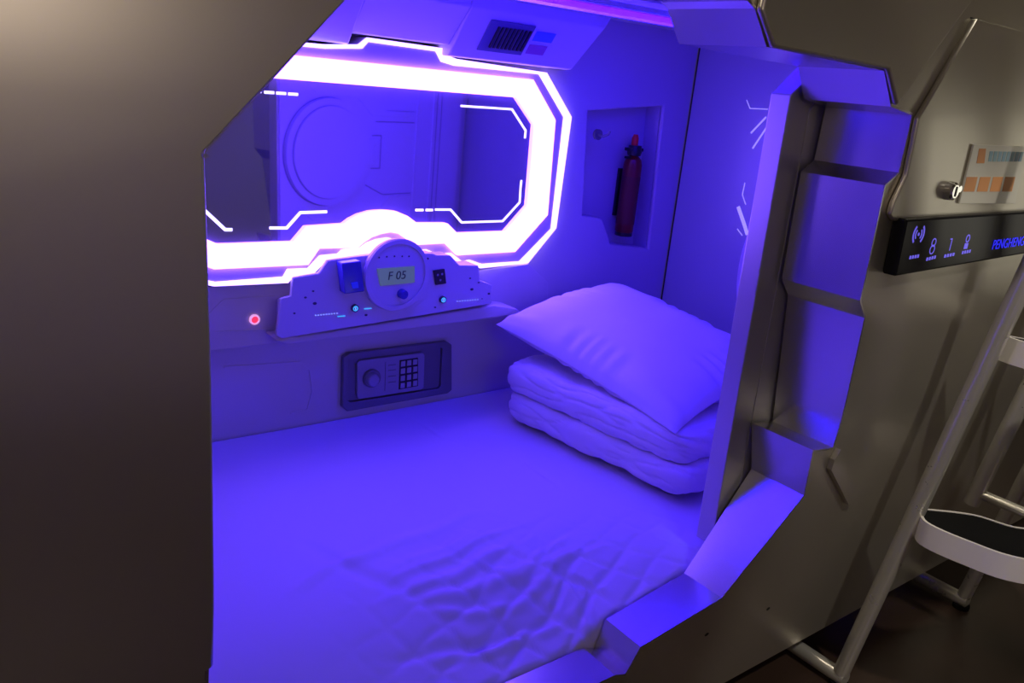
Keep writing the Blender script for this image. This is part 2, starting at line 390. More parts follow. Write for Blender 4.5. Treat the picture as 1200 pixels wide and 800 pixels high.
con = thing('control_console', 'white moulded control console with round display dial under the mirror', 'control panel', (1.05, 1.85, 0.72))
CT = [(x, z) for x, z in [(0.7223, 0.7733), (0.7469, 0.7774), (0.7504, 0.8220), (0.8156, 0.8280), (0.8364, 0.8577), (0.9434, 0.8648)]]
CR = [(1.1005, 0.8616), (1.1286, 0.8603), (1.1393, 0.8553), (1.1813, 0.8533), (1.2133, 0.8242), (1.2740, 0.8208), (1.2839, 0.7777), (1.3254, 0.7628), (1.3282, 0.7091), (0.7253, 0.6757), (0.7128, 0.6855)]
body = CT + CR
under(finish('body', prism_bm(body, 1.7700, lambda x, z: max(1.782, gy(-0.0125)(x, z))), M['abs2'], smooth=0, bevel=0.006, seg=3), con)
under(finish('lower_body', prism_bm([(0.7494, 0.7464), (1.3435, 0.7393), (1.3472, 0.7044), (0.7502, 0.6744)], 1.80, 1.8665), M['abs2'], smooth=0, bevel=0.006, seg=3), con)
# lower skirt of the console
SK = [(0.7208, 0.6649), (0.7484, 0.6531), (1.4585, 0.6616), (1.4377, 0.6789), (1.3510, 0.6966), (0.7418, 0.6668)]
under(finish('skirt', prism_bm(SK, 1.79, 1.8675), M['abs2'], smooth=0, bevel=0.004), con)
dc = [(1.0186, 0.8135)][0]
DR = 0.092
dial = under(finish('round_dial', prism_bm(disc_pts(dc[0], dc[1], DR, 48), 1.7580, 1.7695), M['abs2'], smooth=30, bevel=0.003, seg=3), con)
bm = prism_bm(disc_pts(dc[0], dc[1], DR * .985, 48), 1.7535, 1.7579, [disc_pts(dc[0], dc[1], DR * .86, 48)])
o = finish('dial_rim', bm, M['abs2'], dial, smooth=30, bevel=0.0015); 
LC = [(0.9601, 0.8333), (1.0659, 0.8337), (1.0688, 0.7915), (0.9717, 0.7895)]
o = finish('display', prism_bm(LC, 1.7555, 1.7579), M['lcd'], dial, smooth=0)
tp = [(0.9900, 0.8035)][0]
tx = text_mesh('display_digits', 'F 05', 0.030, M['lcdtext'], (tp[0], 1.7550, tp[1]), (1, 0, 0), (0, 0, 1), 0.0004, dial, shear=0.1)
kp = [(1.0333, 0.7652)][0]
bm = tube_bm([(kp[0], 1.7580, kp[1]), (kp[0], 1.7430, kp[1]), (kp[0], 1.7410, kp[1])], [.0125, .0115, .0095], 24)
o = finish('dial_knob', bm, M['holder'], dial)
for p in [(0.9658, 0.8607), (0.9868, 0.8617), (1.0082, 0.8618), (1.0299, 0.8607), (1.0494, 0.8597)]:
    finish('pinhole', prism_bm(disc_pts(p[0], p[1], .0022, 10), 1.7572, 1.7580), M['screw'], dial, smooth=0)
# card holder
HP = [(0.8576, 0.8558), (0.9085, 0.8594), (0.9209, 0.7825), (0.8690, 0.7801)]
hold = finish('card_holder', prism_bm(HP, 1.7400, 1.7698), M['holder'], bevel=0.003); under(hold, con)
HQ = [(0.8829, 0.8081), (0.9008, 0.8089), (0.9036, 0.7940), (0.8879, 0.7930)]
finish('holder_slot', prism_bm(HQ, 1.7380, 1.7398), M['stickerblue'], hold, smooth=0)
SQ = [(1.1288, 0.8166), (1.1625, 0.8191), (1.1710, 0.7797), (1.1396, 0.7773)]
sock = under(finish('socket', prism_bm(SQ, 1.7640, 1.7698), M['black'], bevel=0.001), con)
for p in [(1.1421, 0.8047), (1.1550, 0.8062), (1.1510, 0.7904)]:
    finish('socket_slot', prism_bm(disc_pts(p[0], p[1], .003, 10), 1.7628, 1.7639), M['safe2'], sock, smooth=0)
for p in [(0.9095, 0.7355), (1.1639, 0.7362)]:
    b = finish('button', tube_bm([(p[0], 1.7698, p[1]), (p[0], 1.7620, p[1])], .0095, 20), M['screw']); under(b, con)
    finish('lit_symbol', prism_bm(disc_pts(p[0], p[1], .0065, 20), 1.7608, 1.7619, [disc_pts(p[0], p[1], .0042, 20)]), M['cyan'], b, smooth=0)
    finish('lit_symbol', prism_bm([(p[0] - .001, p[1] - .003), (p[0] + .001, p[1] - .003), (p[0] + .001, p[1] + .003), (p[0] - .001, p[1] + .003)], 1.7608, 1.7619), M['dots'], b, smooth=0)
a, b_ = [(0.8090, 0.7254), (0.8642, 0.7255)]
for k in range(9):
    x = a[0] + (b_[0] - a[0]) * k / 8; z = a[1] + (b_[1] - a[1]) * k / 8
    under(finish('indicator_dot', prism_bm(disc_pts(x, z, .0014, 8), 1.7685, 1.7699), M['dots'], smooth=0), con)
a, b_ = [(1.2131, 0.7264), (1.2799, 0.7256)]
for k in range(9):
    x = a[0] + (b_[0] - a[0]) * k / 8; z = a[1] + (b_[1] - a[1]) * k / 8
    under(finish('indicator_dot', prism_bm(disc_pts(x, z, .0012, 8), 1.7685, 1.7699), M['dots'], smooth=0), con)
for p in [(0.8757, 0.7169), (0.9467, 0.7300)]:
    under(finish('indicator_bar', prism_bm([(p[0] - .01, p[1] - .001), (p[0] + .01, p[1] - .001), (p[0] + .01, p[1] + .001), (p[0] - .01, p[1] + .001)], 1.7685, 1.7699), M['cyan'], smooth=0), con)
for (p, rr) in zip([(0.8011, 0.7858), (0.8061, 0.7552), (0.7823, 0.7717), (0.7555, 0.7356), (1.1110, 0.8480), (1.2488, 0.7874), (1.2573, 0.7561), (1.3156, 0.7396), (1.1442, 0.7158), (0.9427, 0.7138), (1.2780, 0.7736), (1.2940, 0.7269)],
                 (.003, .005, .0035, .003, .004, .003, .005, .004, .003, .004, .003, .002)):
    under(finish('screw', prism_bm(disc_pts(p[0], p[1], rr, 12, rr * .7), 1.7685, 1.7699), M['screw'], smooth=0), con)

rb = [(0.6963, 0.6988)][0]
alarm = thing('alarm_button', 'small round red lit button with pale ring left of the console', 'button', (rb[0], 1.868, rb[1]))
under(finish('ring', prism_bm(disc_pts(rb[0], rb[1], .0125, 24), 1.862, 1.8675, [disc_pts(rb[0], rb[1], .0085, 24)]), M['ringlight'], smooth=0), alarm)
under(finish('lens', tube_bm([(rb[0], 1.8675, rb[1]), (rb[0], 1.863, rb[1]), (rb[0], 1.861, rb[1])], [.0084, .0084, .005], 20), M['redlight']), alarm)

# recessed outline pressed into the lower back wall
finish('moulded_line', prism_bm(stroke([(0.6326, 0.5744), (0.8296, 0.5616), (0.8558, 0.5370), (0.8642, 0.4761), (0.8510, 0.4249), (0.8039, 0.4234)], .004), 1.8975, 1.9005), M['abs2'], bw, smooth=0)

# ================================================================== SAFE
sf = [(0.9419, 0.5645), (0.9588, 0.5744), (1.2650, 0.5727), (1.2836, 0.5601), (1.2956, 0.4179), (1.2814, 0.4094), (0.9600, 0.4076), (0.9443, 0.4227)]
safe = thing('wall_safe', 'grey digital safe with keypad and round knob set in the back wall', 'safe', (1.1, 1.895, 0.44))
dr = [(0.9570, 0.5570), (1.2487, 0.5555), (1.2523, 0.5473), (1.2553, 0.4366), (1.2470, 0.4299), (0.9692, 0.4329), (0.9614, 0.4392)]
under(finish('frame', prism_bm(sf, 1.882, 1.8995, [dr]), M['safe'], smooth=0, bevel=0.003), safe)
under(finish('door', prism_bm(offset_poly(dr, -0.001), 1.889, 1.8995), M['safe'], smooth=0, bevel=0.0015), safe)
pl_ = [(0.9820, 0.5444), (0.9893, 0.5507), (1.1861, 0.5481), (1.1923, 0.5396), (1.1964, 0.4433), (1.1883, 0.4367), (0.9914, 0.4396), (0.9859, 0.4480)]
plate = under(finish('lock_plate', prism_bm(pl_, 1.880, 1.8888), M['safe2'], smooth=0, bevel=0.002), safe)
kb = [(1.1112, 0.5365), (1.1686, 0.5366), (1.1745, 0.4510), (1.1137, 0.4500)]
kp_ = finish('keypad', prism_bm(kb, 1.8775, 1.8799), M['black'], plate, smooth=0)
for r_ in range(4):
    for c_ in range(3):
        u0, v0 = (c_ + .5) / 3, (r_ + .5) / 4
        tlx = kb[0][0] + (kb[1][0] - kb[0][0]) * u0; blx = kb[3][0] + (kb[2][0] - kb[3][0]) * u0
        zt = kb[0][1] + (kb[1][1] - kb[0][1]) * u0; zb = kb[3][1] + (kb[2][1] - kb[3][1]) * u0
        x = tlx + (blx - tlx) * v0; z = zt + (zb - zt) * v0
        under(finish('key', box_bm(x - .0065, x + .0065, 1.8755, 1.8774, z - .0075, z + .0075), M['key'], smooth=0), safe)
kn = [(1.0253, 0.4967)][0]
bm = tube_bm([(kn[0], 1.8799, kn[1]), (kn[0], 1.872, kn[1]), (kn[0], 1.870, kn[1])], [.026, .0255, .023], 32)
knob = finish('knob_ring', bm, M['safe'], plate)
bm = tube_bm([(kn[0] - .004, 1.8698, kn[1]), (kn[0] - .004, 1.857, kn[1]), (kn[0] - .004, 1.854, kn[1])], [.019, .017, .014], 28)
finish('knob', bm, M['safe2'], plate)
for k, (p, q) in enumerate(zip([(1.0760, 0.5260), (1.0768, 0.5109), (1.0778, 0.4932), (1.0788, 0.4754)], [(1.1000, 0.5253), (1.1009, 0.5101), (1.1020, 0.4923), (1.1030, 0.4744)])):
    finish('print_line', prism_bm(stroke([p, q], .0022), 1.8790, 1.8800), M['safe'], plate, smooth=0)
finish('print_line', prism_bm(stroke([(1.0675, 0.5371), (1.0694, 0.4516)], .0015), 1.8790, 1.8800), M['safe'], plate, smooth=0)

# ================================================================== AIR VENT on the soffit face
sn = Vector((0, -(1.455 - 1.343), -(1.795 - 1.71))).normalized()     # face normal, down and out
def sface(x, t, off=0.0):
    """point on the sloping soffit face: t 0 = lower edge, 1 = upper edge"""
    return Vector((x, 1.795 - .085 * t, 1.343 + .112 * t)) + sn * off
def sbox(x0, x1, t0, t1, o0, o1, name, m, parent=None, bev=0):
    bm = bmesh.new()
    v = [bm.verts.new(sface(x, t, o)) for o in (o0, o1) for (x, t) in ((x0, t0), (x1, t0), (x1, t1), (x0, t1))]
    for q in ((0, 1, 2, 3), (4, 7, 6, 5), (0, 4, 5, 1), (1, 5, 6, 2), (2, 6, 7, 3), (3, 7, 4, 0)): bm.faces.new([v[i] for i in q])
    return finish(name, bm, m, parent, smooth=0, bevel=bev)
vent = thing('air_vent', 'small dark louvred air vent on the blue soffit above the mirror', 'vent', tuple(sface(1.30, .5)))
VX0, VX1 = [(1.2183, 1.3905), (1.3550, 1.3943)][0][0], [(1.2183, 1.3905), (1.3550, 1.3943)][1][0]
under(sbox(VX0, VX1, .20, .82, 0.0005, .004, 'frame', M['vent'], bev=.001), vent)
for k in range(9):
    x = VX0 + .03 + (VX1 - VX0 - .04) * k / 8
    under(sbox(x - .003, x + .003, .30, .72, .0042, .008, 'slat', M['black']), vent)
stk = thing('vent_label', 'small two tone sticker beside the air vent', 'label', tuple(sface(VX1 + .04, .5)))
under(sbox(VX1 + .012, VX1 + .075, .52, .72, .0005, .0012, 'blue_print', M['stickerblue']), stk)
under(sbox(VX1 + .012, VX1 + .070, .24, .44, .0005, .0012, 'red_print', M['stickerred']), stk)

# ================================================================== EXTINGUISHER in the niche
e0, e1 = [(1.9715, 0.8577)][0], [(1.9624, 1.0918)][0]
ext_ = thing('fire_extinguisher', 'small red fire extinguisher hanging in the wall niche', 'fire extinguisher', (e0[0], 1.93, e0[1]))
ex = (e0[0] + e1[0]) / 2; er = 0.030; z0 = e0[1]; z1 = e1[1]
prof = [(z0, er * .90), (z0 + .006, er), (z1 - .012, er), (z1 + .004, er * .85), (z1 + .014, er * .5), (z1 + .02, er * .42)]
under(finish('cylinder', tube_bm([(ex, 1.93, p[0]) for p in prof], [p[1] for p in prof], 32), M['red']), ext_)
under(finish('label', tube_bm([(ex, 1.93, z0 + .03), (ex, 1.93, z1 - .05)], er + .0006, 32, cap=False), M['redlabel']), ext_)
bm = tube_bm([(ex, 1.93, z1 + .016), (ex, 1.93, z1 + .028), (ex, 1.93, z1 + .048)], [.021, .024, .020], 20)
box_bm(ex - .034, ex + .028, 1.918, 1.942, z1 + .030, z1 + .040, bm)
vv = under(finish('valve', bm, M['black'], bevel=.001), ext_)
finish('trigger', box_bm(ex - .036, ex + .012, 1.924, 1.936, z1 + .006, z1 + .013), M['black'], vv, smooth=0)
bm = tube_bm([(ex - .004, 1.93, z1 + .048), (ex - .004, 1.93, z1 + .070), (ex - .004, 1.93, z1 + .082)], [.011, .011, .007], 16)
under(finish('safety_cap', bm, M['redknob']), ext_)
under(finish('base', tube_bm([(ex, 1.93, z0 - .010), (ex, 1.93, z0 + .002)], er * .96, 24), M['black']), ext_)
under(finish('bracket', box_bm(ex - .02, ex + .02, 1.965, 1.9745, z0 + .05, z1 - .03), M['black'], smooth=0), ext_)
hk = [(1.7648, 1.1696)][0]
hook = thing('wall_hook', 'small dark round coat hook beside the extinguisher niche', 'hook', (hk[0], 1.9, hk[1]))
under(finish('base', tube_bm([(hk[0], 1.8995, hk[1]), (hk[0], 1.890, hk[1])], .016, 20), M['safe']), hook)
under(finish('peg', tube_bm([(hk[0], 1.890, hk[1]), (hk[0], 1.872, hk[1] - .004), (hk[0] + .012, 1.862, hk[1] + .004), (hk[0] + .016, 1.860, hk[1] + .014)], .004, 10), M['safe']), hook)

# ================================================================== END WALL pale traced lines
def eline(pts, w, name='etched_line'):
    """pts in (y,z) on the end wall"""
    P = stroke(pts, w); bm = bmesh.new()
    a = [bm.verts.new((endx(y) - .0008, y, z)) for y, z in P]; b = [bm.verts.new((endx(y) - .0001, y, z)) for y, z in P]
    n = len(P)
    bm.faces.new(a); bm.faces.new(b[::-1])
    for i in range(n): bm.faces.new([a[i], a[(i + 1) % n], b[(i + 1) % n], b[i]])
    bmesh.ops.triangulate(bm, faces=[f for f in bm.faces if len(f.verts) > 4])
    return finish(name, bm, M['endetch'], ew, smooth=0)
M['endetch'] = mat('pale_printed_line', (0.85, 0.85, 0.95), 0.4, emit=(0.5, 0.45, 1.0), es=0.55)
eline([(1.6985, 1.3113), (1.6818, 1.2871)], .0025)
eline([(1.6818, 1.2871), (1.6211, 1.2900)], .0025)
eline([(1.6642, 1.2143), (1.6222, 1.2672)], .005)
eline([(1.6492, 1.1693), (1.6156, 1.2348)], .005)
eline([(1.6640, 0.9858), (1.6327, 0.9368)], .012)
eline([(1.6327, 0.9368), (1.6141, 0.9047)], .012)
eline([(1.6548, 1.0629), (1.6564, 1.0251)], .003)
eline([(1.6564, 1.0251), (1.6384, 0.9956)], .003)
eline([(1.6533, 0.9164), (1.6312, 0.8986)], .003)

# ================================================================== SLIDING DOOR
DL = [(1.299, 1.322), (1.368, 1.376), (1.368, 1.470), (2.200, 1.470), (2.200, 0.398), (1.345, 0.398), (1.314, 0.418)]
sd = tag(finish('door_1', prism_bm(DL, 0.915, 0.957), M['door'], smooth=0, bevel=0.002), kind='structure')
finish('door_ridge', prism_bm([(1.360, 1.30), (1.40, 1.34), (2.15, 1.34), (2.15, 0.44), (1.372, 0.44)], 0.9135, 0.9149), M['door'], sd, smooth=0, bevel=0.0006)
# moulded lining on the inner face (seen in the mirror)
cc = [(1.4838, 1.0006)][0]; CRr = 0.185
def lining(bm, bev=.003): return finish('moulded_lining', bm, M['inner'], sd, smooth=30, bevel=bev, seg=3)
base = lining(prism_bm([(1.306, 1.315), (1.372, 1.366), (1.372, 1.46), (2.19, 1.46), (2.19, 0.41), (1.35, 0.41), (1.32, 0.425)], 0.9572, 0.962))
cc = (max(cc[0], 1.325 + CRr), cc[1])
lining(prism_bm(disc_pts(cc[0], cc[1], CRr, 64), 0.962, 0.980))
lining(prism_bm(disc_pts(cc[0], cc[1], CRr * .86, 64), 0.980, 0.988))
for s in (-1, 1):
    x = cc[0] + s * (CRr + .005)
    if s > 0:
        lining(prism_bm([(x, cc[1] - .05), (x + .05, cc[1] - .05), (x + .05, cc[1] + .05), (x, cc[1] + .05)], 0.962, 0.968))
        lining(prism_bm([(x + .02, cc[1] - .035), (x + .035, cc[1] - .035), (x + .035, cc[1] + .035), (x + .02, cc[1] + .035)], 0.968, 0.972))
lining(prism_bm([(cc[0] - .10, cc[1] + .23), (cc[0] + .22, cc[1] + .23), (cc[0] + .27, cc[1] + .15), (cc[0] + .42, cc[1] + .15), (cc[0] + .42, cc[1] + .13), (cc[0] + .20, cc[1] + .13), (cc[0] + .13, cc[1] + .19), (cc[0] - .06, cc[1] + .20)], 0.962, 0.966), .0015)
lining(prism_bm(stroke([(cc[0] - .12, cc[1] - .19), (cc[0] - .05, cc[1] - .24), (cc[0] + .24, cc[1] - .24), (cc[0] + .30, cc[1] - .17), (cc[0] + .42, cc[1] - .17)], .006), 0.962, 0.966), .001)
lining(prism_bm(stroke([(cc[0] + .43, cc[1] + .28), (cc[0] + .43, cc[1] - .34)], .006), 0.962, 0.967), .001)
lining(prism_bm(stroke([(cc[0] + .52, cc[1] + .32), (cc[0] + .52, cc[1] - .36)], .008), 0.962, 0.968), .001)

M['groove'] = mat('moulding_groove', (0.16, 0.14, 0.26), 0.5)
def groove(poly, y, holes=()): return finish('moulding_groove', prism_bm(poly, y, y + .0006, holes), M['groove'], sd, smooth=0)
for rr in (CRr + .004, CRr * .86 + .003):
    groove(disc_pts(cc[0], cc[1], rr, 64), .9622 if rr > CRr else .9802, [disc_pts(cc[0], cc[1], rr - .004, 64)])
for ln in ([(cc[0] - .10, cc[1] + .23), (cc[0] + .20, cc[1] + .23), (cc[0] + .27, cc[1] + .15), (cc[0] + .42, cc[1] + .15)],
           [(cc[0] + .22, cc[1] + .11), (cc[0] + .42, cc[1] + .11)], [(cc[0] + .43, cc[1] + .30), (cc[0] + .43, cc[1] - .36)],
           [(cc[0] + .54, cc[1] + .38), (cc[0] + .54, cc[1] - .40)], [(cc[0] + .565, cc[1] + .38), (cc[0] + .565, cc[1] - .40)],
           [(cc[0] + .18, cc[1] - .12), (cc[0] + .27, cc[1] - .16), (cc[0] + .42, cc[1] - .16)],
           [(cc[0] + .205, cc[1] - .06), (cc[0] + .25, cc[1] - .06), (cc[0] + .25, cc[1] + .06), (cc[0] + .205, cc[1] + .06)]):
    groove(stroke(ln, .004), .9622)

# ================================================================== SHELL DETAILS
def cover(pts, off, name='cover_panel', holes=(), bev=.004, m='shell'):
    return finish(name, curved_plate(pts, -off, -0.0004, holes), M[m], front, smooth=20, bevel=bev, seg=3)
def seam(pts, w=.0022):
    return finish('panel_seam', curved_plate(stroke(pts, w), -0.0006, -0.0001), M['seam'], front, smooth=0)
seam([(0.9523, 1.4201), (1.1796, 1.4229), (1.2207, 1.4694)])
# upper cap over the doorway and the control-side fascia, with the bevelled channel between them
UP = [(0.9525, 1.4190), (0.9887, 1.3747), (1.2851, 1.3714), (1.3264, 1.3184), (1.4847, 1.4713), (1.6321, 1.6007), (0.9672, 1.4949)]
FA = [(1.4018, 1.3035), (1.5418, 1.4752), (2.1828, 1.5000), (2.3792, 1.2084), (1.5949, 1.1586), (1.3812, 1.1431), (1.3650, 1.1869), (1.3957, 1.2115)]
fp = [(x, z) for x, z in FA]
cover([FA[0], FA[1], (2.9, 1.470), (2.9, 1.115)] + [(1.4005, 1.1309), (1.3812, 1.1431), (1.3834, 1.1636), (1.4055, 1.2087)], .010, 'control_fascia', bev=.006)
cover([(x, z) for x, z in UP], .012, 'door_cap', bev=.005)
seam([(1.5413, 1.4765), (1.7976, 1.4740)], .003)
# fin beside the lower jamb
finish('jamb_fin', curved_plate([(1.4425, 0.6791), (1.6003, 0.5077), (1.5742, 0.5126), (1.4369, 0.6332), (1.4346, 0.6574)], -0.012, -0.0004), M['shell'], front, smooth=0, bevel=.002)
for p in [(1.4273, 0.2790), (1.2209, 0.2938)]:
    finish('bolt_hole', curved_plate(disc_pts(p[0], p[1], .006, 14, .004), -0.0008, -0.0002), M['seam'], front, smooth=0)

# big panel left of the doorway (its lower edge stops above the sill)
LP = thing('side_cover_panel', 'large plain grey metal cover panel left of the doorway', 'panel', (-0.6, 0.74, 0.65))
lpp = [(-2.35, 1.90), (0.86, 1.90), (0.4300, 1.432), (0.3575, 1.3545), (0.2290, 1.2190), (0.2368, 0.6714), (0.20, 0.655), (-2.35, 0.560)]
bm = curved_plate(lpp, -0.014, -0.0004)
under(finish('panel', bm, M['shell'], smooth=20, bevel=.003), LP)
q = lpp[4]
under(finish('corner_screw', tube_bm([(q[0] - .004 + .004, yout(0, q[1]) - .0142, q[1] - .004), (q[0], yout(0, q[1]) - .016, q[1] - .004)], .0022, 10), M['chrome']), LP)

# ---- touch panel with lit icons
tpn = thing('touch_control_panel', 'glossy black touch panel with blue lit icons beside the doorway', 'control panel', (1.65, .73, 1.08))
TPp = [(1.4064, 1.1367), (1.9406, 1.1424), (2.4282, 1.1502), (2.5005, 1.0645), (1.9985, 1.0533), (1.4161, 1.0356)]
TPp[0] = (TPp[0][0] + .004, TPp[0][1]); 
sh = curved_plate(TPp, -0.026, -0.0004)
under(finish('panel', sh, M['blackgloss'], smooth=20, bevel=.004, seg=3), tpn)
def on_tp(x, z): return yout(x, z) - .0266
def tp_prism(poly, name, m, parent=None):
    bm = prism_bm(poly, lambda x, z: on_tp(x, z), lambda x, z: on_tp(x, z) + .0006)
    return under(finish(name, bm, M[m], smooth=0), tpn)
ic = [(1.4622, 1.1095), (1.5254, 1.0853), (1.5899, 1.0844), (1.6560, 1.0869)]
def ringpoly(cx, cz, r, w, a0, a1, n=14):
    o = [(cx + r * math.cos(R(a0 + (a1 - a0) * k / n)), cz + r * math.sin(R(a0 + (a1 - a0) * k / n))) for k in range(n + 1)]
    i = [(cx + (r - w) * math.cos(R(a0 + (a1 - a0) * k / n)), cz + (r - w) * math.sin(R(a0 + (a1 - a0) * k / n))) for k in range(n + 1)]
    return o + i[::-1]
x, z = ic[0]
for a in (-50, 130): tp_prism(ringpoly(x, z, .020, .004, a, a + 100), 'signal_icon', 'icon')
for a in (-45, 135): tp_prism(ringpoly(x, z, .012, .003, a, a + 90), 'signal_icon', 'icon')
tp_prism(disc_pts(x, z, .003, 12), 'signal_icon', 'icon')
x, z = ic[1]
tp_prism(ringpoly(x, z + .007, .008, .002, 0, 359, 24), 'lock_icon', 'icon'); tp_prism(ringpoly(x, z - .006, .009, .002, 0, 359, 24), 'lock_icon', 'icon')
x, z = ic[2]
tp_prism(stroke([(x - .004, z + .012), (x + .003, z + .012), (x + .003, z - .010)], .0022), 'lamp_icon', 'icon')
x, z = ic[3]
tp_prism(ringpoly(x, z + .008, .008, .0025, 0, 359, 24), 'door_icon', 'icon'); tp_prism([(x - .007, z - .012), (x + .007, z - .012), (x + .007, z - .001), (x - .007, z - .001)], 'door_icon', 'icon')
for (a, b_) in zip([(1.4484, 1.0682), (1.5115, 1.0619), (1.5769, 1.0645), (1.6452, 1.0680)], [(1.4835, 1.0697), (1.5477, 1.0650), (1.6188, 1.0667), (1.6825, 1.0698)]):
    n = 4
    for k in range(n):
        xa = a[0] + (b_[0] - a[0]) * (k + .15) / n; xb = a[0] + (b_[0] - a[0]) * (k + .8) / n
        zz = a[1] + (b_[1] - a[1]) * k / n
        tp_prism([(xa, zz - .003), (xb, zz - .003), (xb, zz + .003), (xa, zz + .003)], 'icon_caption', 'icon')
tq = [(1.8212, 1.0665)][0]
text_mesh('lit_lettering', 'PENGHENG', 0.028, M['icon2'], (tq[0] - .052, yout(*tq) - .0272, tq[1] + .002), (1, 0, .02), (0, 0.0, 1), .0003, None)
lo = bpy.data.objects['lit_lettering']; under(lo, tpn)

# ---- instruction plate and key lock
pp = [(1.6094, 1.2682), (1.8412, 1.2707), (1.8528, 1.1577), (1.6107, 1.1600)]
ps = thing('instruction_plate', 'thin plate with faded orange and blue lettering above the touch panel', 'sign', (pp[3][0], .73, pp[3][1]))
def off_fascia(d): return lambda x, z: yout(x, z) - .0105 - d
under(finish('plate', prism_bm(pp, off_fascia(.004), off_fascia(0)), M['plate'], smooth=0, bevel=.001), ps)
def quad(p, q, r, s): return [p, q, r, s]
def mark(poly, m): return under(finish('printed_mark', prism_bm(poly, off_fascia(.0046), off_fascia(.0041)), M[m], smooth=0), ps)
mark([(1.6335, 1.2613), (1.6606, 1.2621), (1.6687, 1.2354), (1.6380, 1.2348)], 'orange')
bl = [(1.6770, 1.2578), (1.8281, 1.2603), (1.8280, 1.2418), (1.6808, 1.2388)]
orr = [(1.6080, 1.2092), (1.8236, 1.2113), (1.8259, 1.1822), (1.6089, 1.1824)]
def cells(q, n, gap, m, rnd=0.0):
    for k in range(n):
        a, b = (k + gap / 2) / n, (k + 1 - gap / 2) / n
        top = [(q[0][0] + (q[1][0] - q[0][0]) * t, q[0][1] + (q[1][1] - q[0][1]) * t) for t in (a, b)]
        bot = [(q[3][0] + (q[2][0] - q[3][0]) * t, q[3][1] + (q[2][1] - q[3][1]) * t) for t in (b, a)]
        mark(top + bot, m)
cells(bl, 8, .25, 'teal'); cells(orr, 4, .2, 'orange')
kl = [(1.5623, 1.1840)][0]
lock = thing('key_lock', 'round chrome key lock left of the instruction plate', 'lock', (kl[0], .73, kl[1]))
yk = yout(*kl) - .0106
under(finish('barrel', tube_bm([(kl[0], yk, kl[1]), (kl[0], yk - .012, kl[1]), (kl[0], yk - .015, kl[1])], [.017, .016, .012], 28), M['chrome']), lock)
under(finish('keyway', box_bm(kl[0] - .002, kl[0] + .002, yk - .0162, yk - .0152, kl[1] - .009, kl[1] + .009), M['black'], smooth=0), lock)
under(finish('catch', tube_bm([(kl[0] + .026, yk, kl[1] + .004), (kl[0] + .026, yk - .010, kl[1] + .004)], .006, 16), M['chrome']), lock)

# ================================================================== LADDER
lad = thing('pod_ladder', 'steel tube ladder with black crescent steps edged in white', 'ladder', (2.02, .76, 0))
def ry(zd): return .58 + .15 * zd
for xr in (1.71, 2.02, 2.33):
    top = -.62; bot = 1.262
    pts = [(xr, ry(top + (bot - top) * k / 10), EYE - (top + (bot - top) * k / 10)) for k in range(11)]
    if xr == 2.02: pts = [(xr, ry(t), EYE - t) for t in (-.62, 0, .4, .86)]
    r_ = under(finish('rail', tube_bm(pts, .0185, 20), M['tube']), lad)
    if xr != 2.02:
        f = finish('foot', tube_bm([(xr, ry(1.262) - .014, .026), (xr, ry(1.262) + .22, .026)], .0185, 20), M['tube']); under(f, lad)
        g = finish('foot_pad', tube_bm([(xr, ry(1.262), .0), (xr, ry(1.262), .012)], .022, 16), M['tread']); under(g, lad)
def crescent(zd, front, back, thick):
    """front, back: left-half outlines (x,y) from the tip to the middle; mirrored about x=2.02"""
    F = front + [(4.04 - x, y) for x, y in front[::-1][1:]]
    B = back + [(4.04 - x, y) for x, y in back[::-1][1:]]
    def smooth_curve(P, n=6):
        out = []
        for i in range(len(P) - 1):
            p0 = P[max(i - 1, 0)]; p1 = P[i]; p2 = P[i + 1]; p3 = P[min(i + 2, len(P) - 1)]
            for k in range(n):
                t = k / n
                out.append(tuple(.5 * ((2 * p1[j]) + (-p0[j] + p2[j]) * t + (2 * p0[j] - 5 * p1[j] + 4 * p2[j] - p3[j]) * t * t + (-p0[j] + 3 * p1[j] - 3 * p2[j] + p3[j]) * t ** 3) for j in (0, 1)))
        return out + [P[-1]]
    F = smooth_curve(F); B = smooth_curve(B)
    poly = F + B[::-1]
    def slab(poly, z0, z1):
        bm = prism_bm(poly, 0, 1)
        for v in bm.verts:
            x, t, y = v.co; v.co = (x, y, z0 + (z1 - z0) * t)
        return bm
    zt = EYE - zd
    tr = under(finish('tread', slab(offset_poly(poly, -.004), zt - thick + .004, zt), M['tread'], smooth=30), lad)
    rim = stroke(F, .006)
    finish('white_rim', slab(rim, zt - thick, zt + .001), M['rim'], tr, smooth=40)
    tr2 = bpy.data.objects['tread'] if False else tr
    finish('back_edge', slab(stroke(B, .004), zt - .012, zt + .001), M['rim'], tr, smooth=40)
    return tr
def L2(P): return [tuple(p) for p in P]
b1 = [(1.7517, 0.6913), (1.8217, 0.6301), (1.8654, 0.5430)]; f1 = [(1.6875, 0.6641), (1.6912, 0.5788), (1.7249, 0.4863)]
crescent(.80, [(1.735, .700)] + f1 + [(1.86, .375), (2.02, .335)], [(1.737, .703)] + b1[1:] + [(2.02, .50)], .052)
b2 = [(1.8476, 0.6567), (1.9039, 0.6493)]; 
crescent(.39, [(1.760, .645), (1.752, .60), (1.765, .535), (1.83, .41), (1.92, .33), (2.02, .30)], [(1.763, .647), (1.80, .585), (1.89, .50), (2.02, .46)], .050)
for zd, yb in ((.80, .49), (.39, .45)):
    under(finish('step_bracket', tube_bm([(2.02, ry(zd), EYE - zd - .03), (2.02, yb, EYE - zd - .03)], .012, 12), M['tube']), lad)

